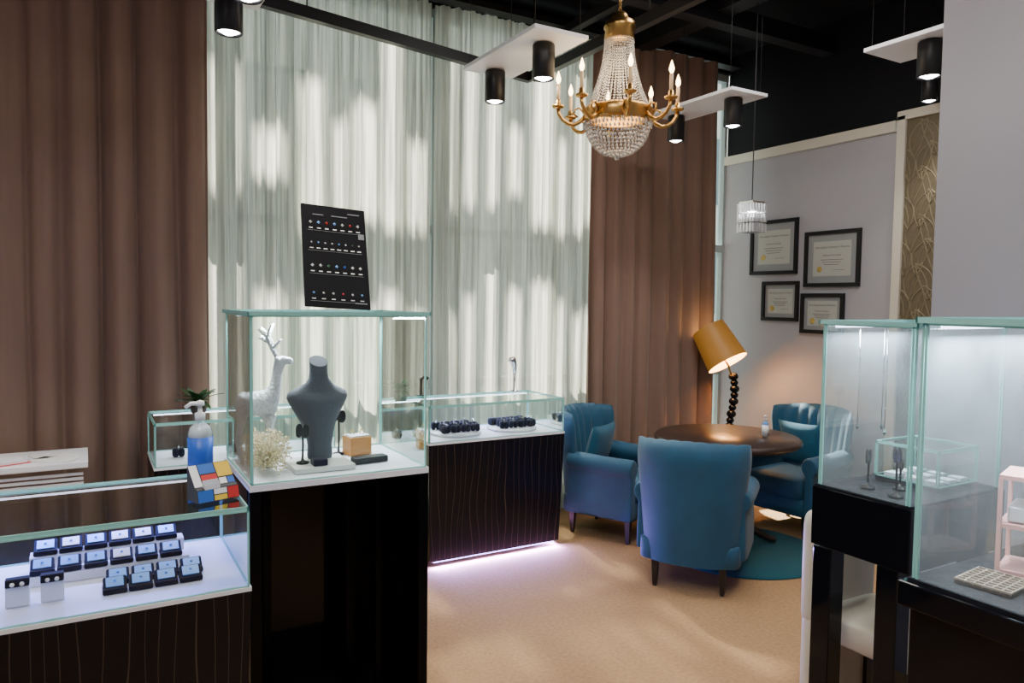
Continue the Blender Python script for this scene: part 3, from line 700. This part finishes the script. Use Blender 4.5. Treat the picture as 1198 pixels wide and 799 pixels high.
# ------------------------------------------------ floor lamp
r=thing('floor_lamp','sculptural floor lamp with tilted amber shade and black ball stem','floor lamp',(4.38,4.08,0))
MB().lathe([(.13,0),(.135,.01),(.12,.03),(.03,.045)],n=32).obj('lamp_base','legwood',r)
m=MB(); n=20
for i in range(n):
    t=i/(n-1); x=.035*sin(t*8+.6)-.05*t; z=.07+t*.92
    m.sphere((x,.015*t,z),.038 if i%2 else .031,14,sz=.85)
m.obj('ball_stem','black',r)
A=T((-.15,.06,1.225))@R(math.radians(-32),'X')@R(math.radians(-10),'Y')
m=MB(); m.lathe([(.160,-.15),(.132,.16)],n=40,caps=False,M=A); m.obj('lamp_shade','amber',r)
m=MB(); m.lathe([(.157,-.149),(.129,.159)],n=40,caps=False,M=A); m.lathe([(.129,.156),(.01,.156)],n=40,caps=False,M=A); m.obj('shade_lining','amberin',r)
MB().sphere((0,0,0),.03,M=A).obj('bulb','bulb',r)
MB().tube([(-.04,.015,.98),(-.09,.01,1.08),(-.15,.055,1.19)],.008,8).obj('lamp_rod','brass',r)
lamp('POINT','shade_light',tuple((A@Vector((0,0,-.05)))),14,(1,.6,.25),.04,parent=r)

# ------------------------------------------------ cream chair
r=thing('dining_chair','cream leather upholstered dining chair tucked under the black table','chair',(2.42,1.51,0),pi)
MB().superell((0,.0,.42),(.36,.40,.10),.25).obj('seat','cream',r)
MB().superell((0,-.22,.60),(.36,.06,.42),.2).obj('backrest','cream',r)
MB().superell((0,-.22,.26),(.35,.05,.36),.15).obj('back_skirt','cream',r)
for x in (-.15,.15):
    for y in (-.20,.17): MB().box((x,y,.2),(.04,.04,.4)).obj('leg','legwood',r)

# ------------------------------------------------ right case contents
r=thing('jewelry_stand','rose pink open frame jewellery stand','jewellery stand',(1.83,.84,.957),.3)
m=MB()
for z in (.006,.11,.218): m.box((0,0,z),(.13,.09,.010))
for x in (-.062,.062):
    for y in (-.042,.042): m.box((x,y,.11),(.009,.009,.21))
m.obj('stand_frame','pink',r)
MB().box((0,0,.135),(.10,.06,.035)).obj('stand_cushion','padw',r,bevel=.004)
r=thing('grid_tray','beige jewellery grid tray with small compartments','tray',(1.685,.83,.957),.1)
m=MB(); m.box((0,0,.003),(.12,.11,.006),1)
for i in range(8): m.box((-.058+i*.01657,0,.007),(.003,.11,.006))
for i in range(7): m.box((0,-.053+i*.01767,.007),(.12,.003,.006))
m.obj('tray_grid',['mesh','terracotta'],r)
r=thing('inner_glass_case','small inner glass case with pale ring pads','display case',(2.34,1.33,.957),0)
MB().box((.11,.11,.008),(.22,.22,.016)).obj('tray_body','navy',r,bevel=.002)
for i in range(3):
    for k in range(3): MB().box((.045+i*.065,.04+k*.07,.022),(.04,.045,.012)).obj('ring_pad','padw',r)
glassbox(r,0,.22,0,.22,.016,.13,th=.005,tt=.006)
for (x,y) in ((2.22,1.54),(2.29,1.50),(2.20,1.43)):
    MB().tube([(x,y,1.475),(x+.002,y,1.3),(x,y,1.16)],.0018,5).octa((x,y,1.15),.008,.012).obj('hanging_chain','chrome',label='thin silver chain hanging inside the glass case',cat='necklace',group='hanging chains')

# ------------------------------------------------ white desk + things
r=thing('desk','white desk standing before the brown drape','desk',(-1.1,3.84,0))
MB().box((.55,.18,.785),(1.1,.36,.03)).obj('desktop','white',r,bevel=.004)
m=MB()
for i in range(3): m.box((.55,.03,.740-i*.022),(1.06,.012,.012))
m.obj('slatted_front','white',r)
MB().box((.55,.05,.32),(1.04,.012,.62)).obj('modesty_panel','legwood',r)
for i,(x,y,a) in enumerate(((-.14,4.04,.3),(-.60,4.08,.1),(-.34,4.10,-.2),(-.13,3.93,-.5))):
    MB().box((0,0,.002),(.17,.11,.004)).obj('paper_sheet','sheet',loc=(x,y,.801),rot=(0,0,a),label='loose printed paper sheet on the white desk',cat='paper',group='papers on the desk')
MB().lathe([(.001,0),(.05,.0),(.055,.005),(.10,.035),(.10,.038),(.05,.01),(.001,.008)],n=32).obj('red_dish','red',loc=(-.56,3.95,.801),label='small red lacquer dish on the white desk',cat='dish')
r=thing('open_notebook','open notebook lying on the white desk','notebook',(-.34,3.94,.801),.4)
MB().box((0,0,.009),(.18,.12,.012)).obj('pages','padw',r)
MB().box((0,0,.0015),(.20,.14,.003)).obj('cover','red',r)
r=thing('potted_plant','small green leafy plant in dark pot on the counter','plant',(.50,4.10,.951))
MB().lathe([(.03,0),(.035,.005),(.045,.055),(.042,.058),(.038,.05),(.002,.048)],n=20).obj('pot','terracotta',r)
m=MB(); rnd=random.Random(6)
for k in range(30):
    a=rnd.uniform(0,2*pi); l=rnd.uniform(.06,.13); up=rnd.uniform(.03,.13); w=.018
    def f(p,q):
        x=l*p; z=.05+up*p-.05*p*p; return (x*cos(a)-(q-.5)*2*w*sin(pi*min(1,p*.95+.05))*sin(a),x*sin(a)+(q-.5)*2*w*sin(pi*min(1,p*.95+.05))*cos(a),z+.006*abs(q-.5))
    m.grid(f,6,2)
m.obj('foliage','green',r)

# ------------------------------------------------ lights
w=bpy.data.worlds.new('World'); S.world=w; w.use_nodes=True; bg=w.node_tree.nodes['Background']
bg.inputs[0].default_value=(.82,.90,.86,1); bg.inputs[1].default_value=2.5
s=bpy.data.lights.new('sun','SUN'); s.energy=38; s.angle=.026; s.color=(1,.92,.76)
so=bpy.data.objects.new('sun',s); COL.objects.link(so); so.rotation_euler=Vector((-.08,-.60,-.78)).to_track_quat('-Z','Y').to_euler()
lamp('AREA','ceiling_fill',(-.4,.9,3.5),66,(1,.94,.88),1.2,1.2)  # these three area lamps are added soft fill, without fixtures
lamp('AREA','ceiling_fill',(1.6,.9,3.5),40,(1,.94,.88),1.0,1.0)
lamp('AREA','ceiling_fill',(3.0,2.5,3.4),34,(1,.94,.88),.8,.8)

# ------------------------------------------------ camera
cd=bpy.data.cameras.new('camera'); cam=bpy.data.objects.new('camera',cd); COL.objects.link(cam)
cd.sensor_width=36; cd.lens=865/1198*36; cd.clip_start=.02
cam.matrix_world=T((0,0,1.55))@R(math.radians(-30),'Z')@R(math.radians(90-3.1),'X')@R(.013,'Z')
S.camera=cam
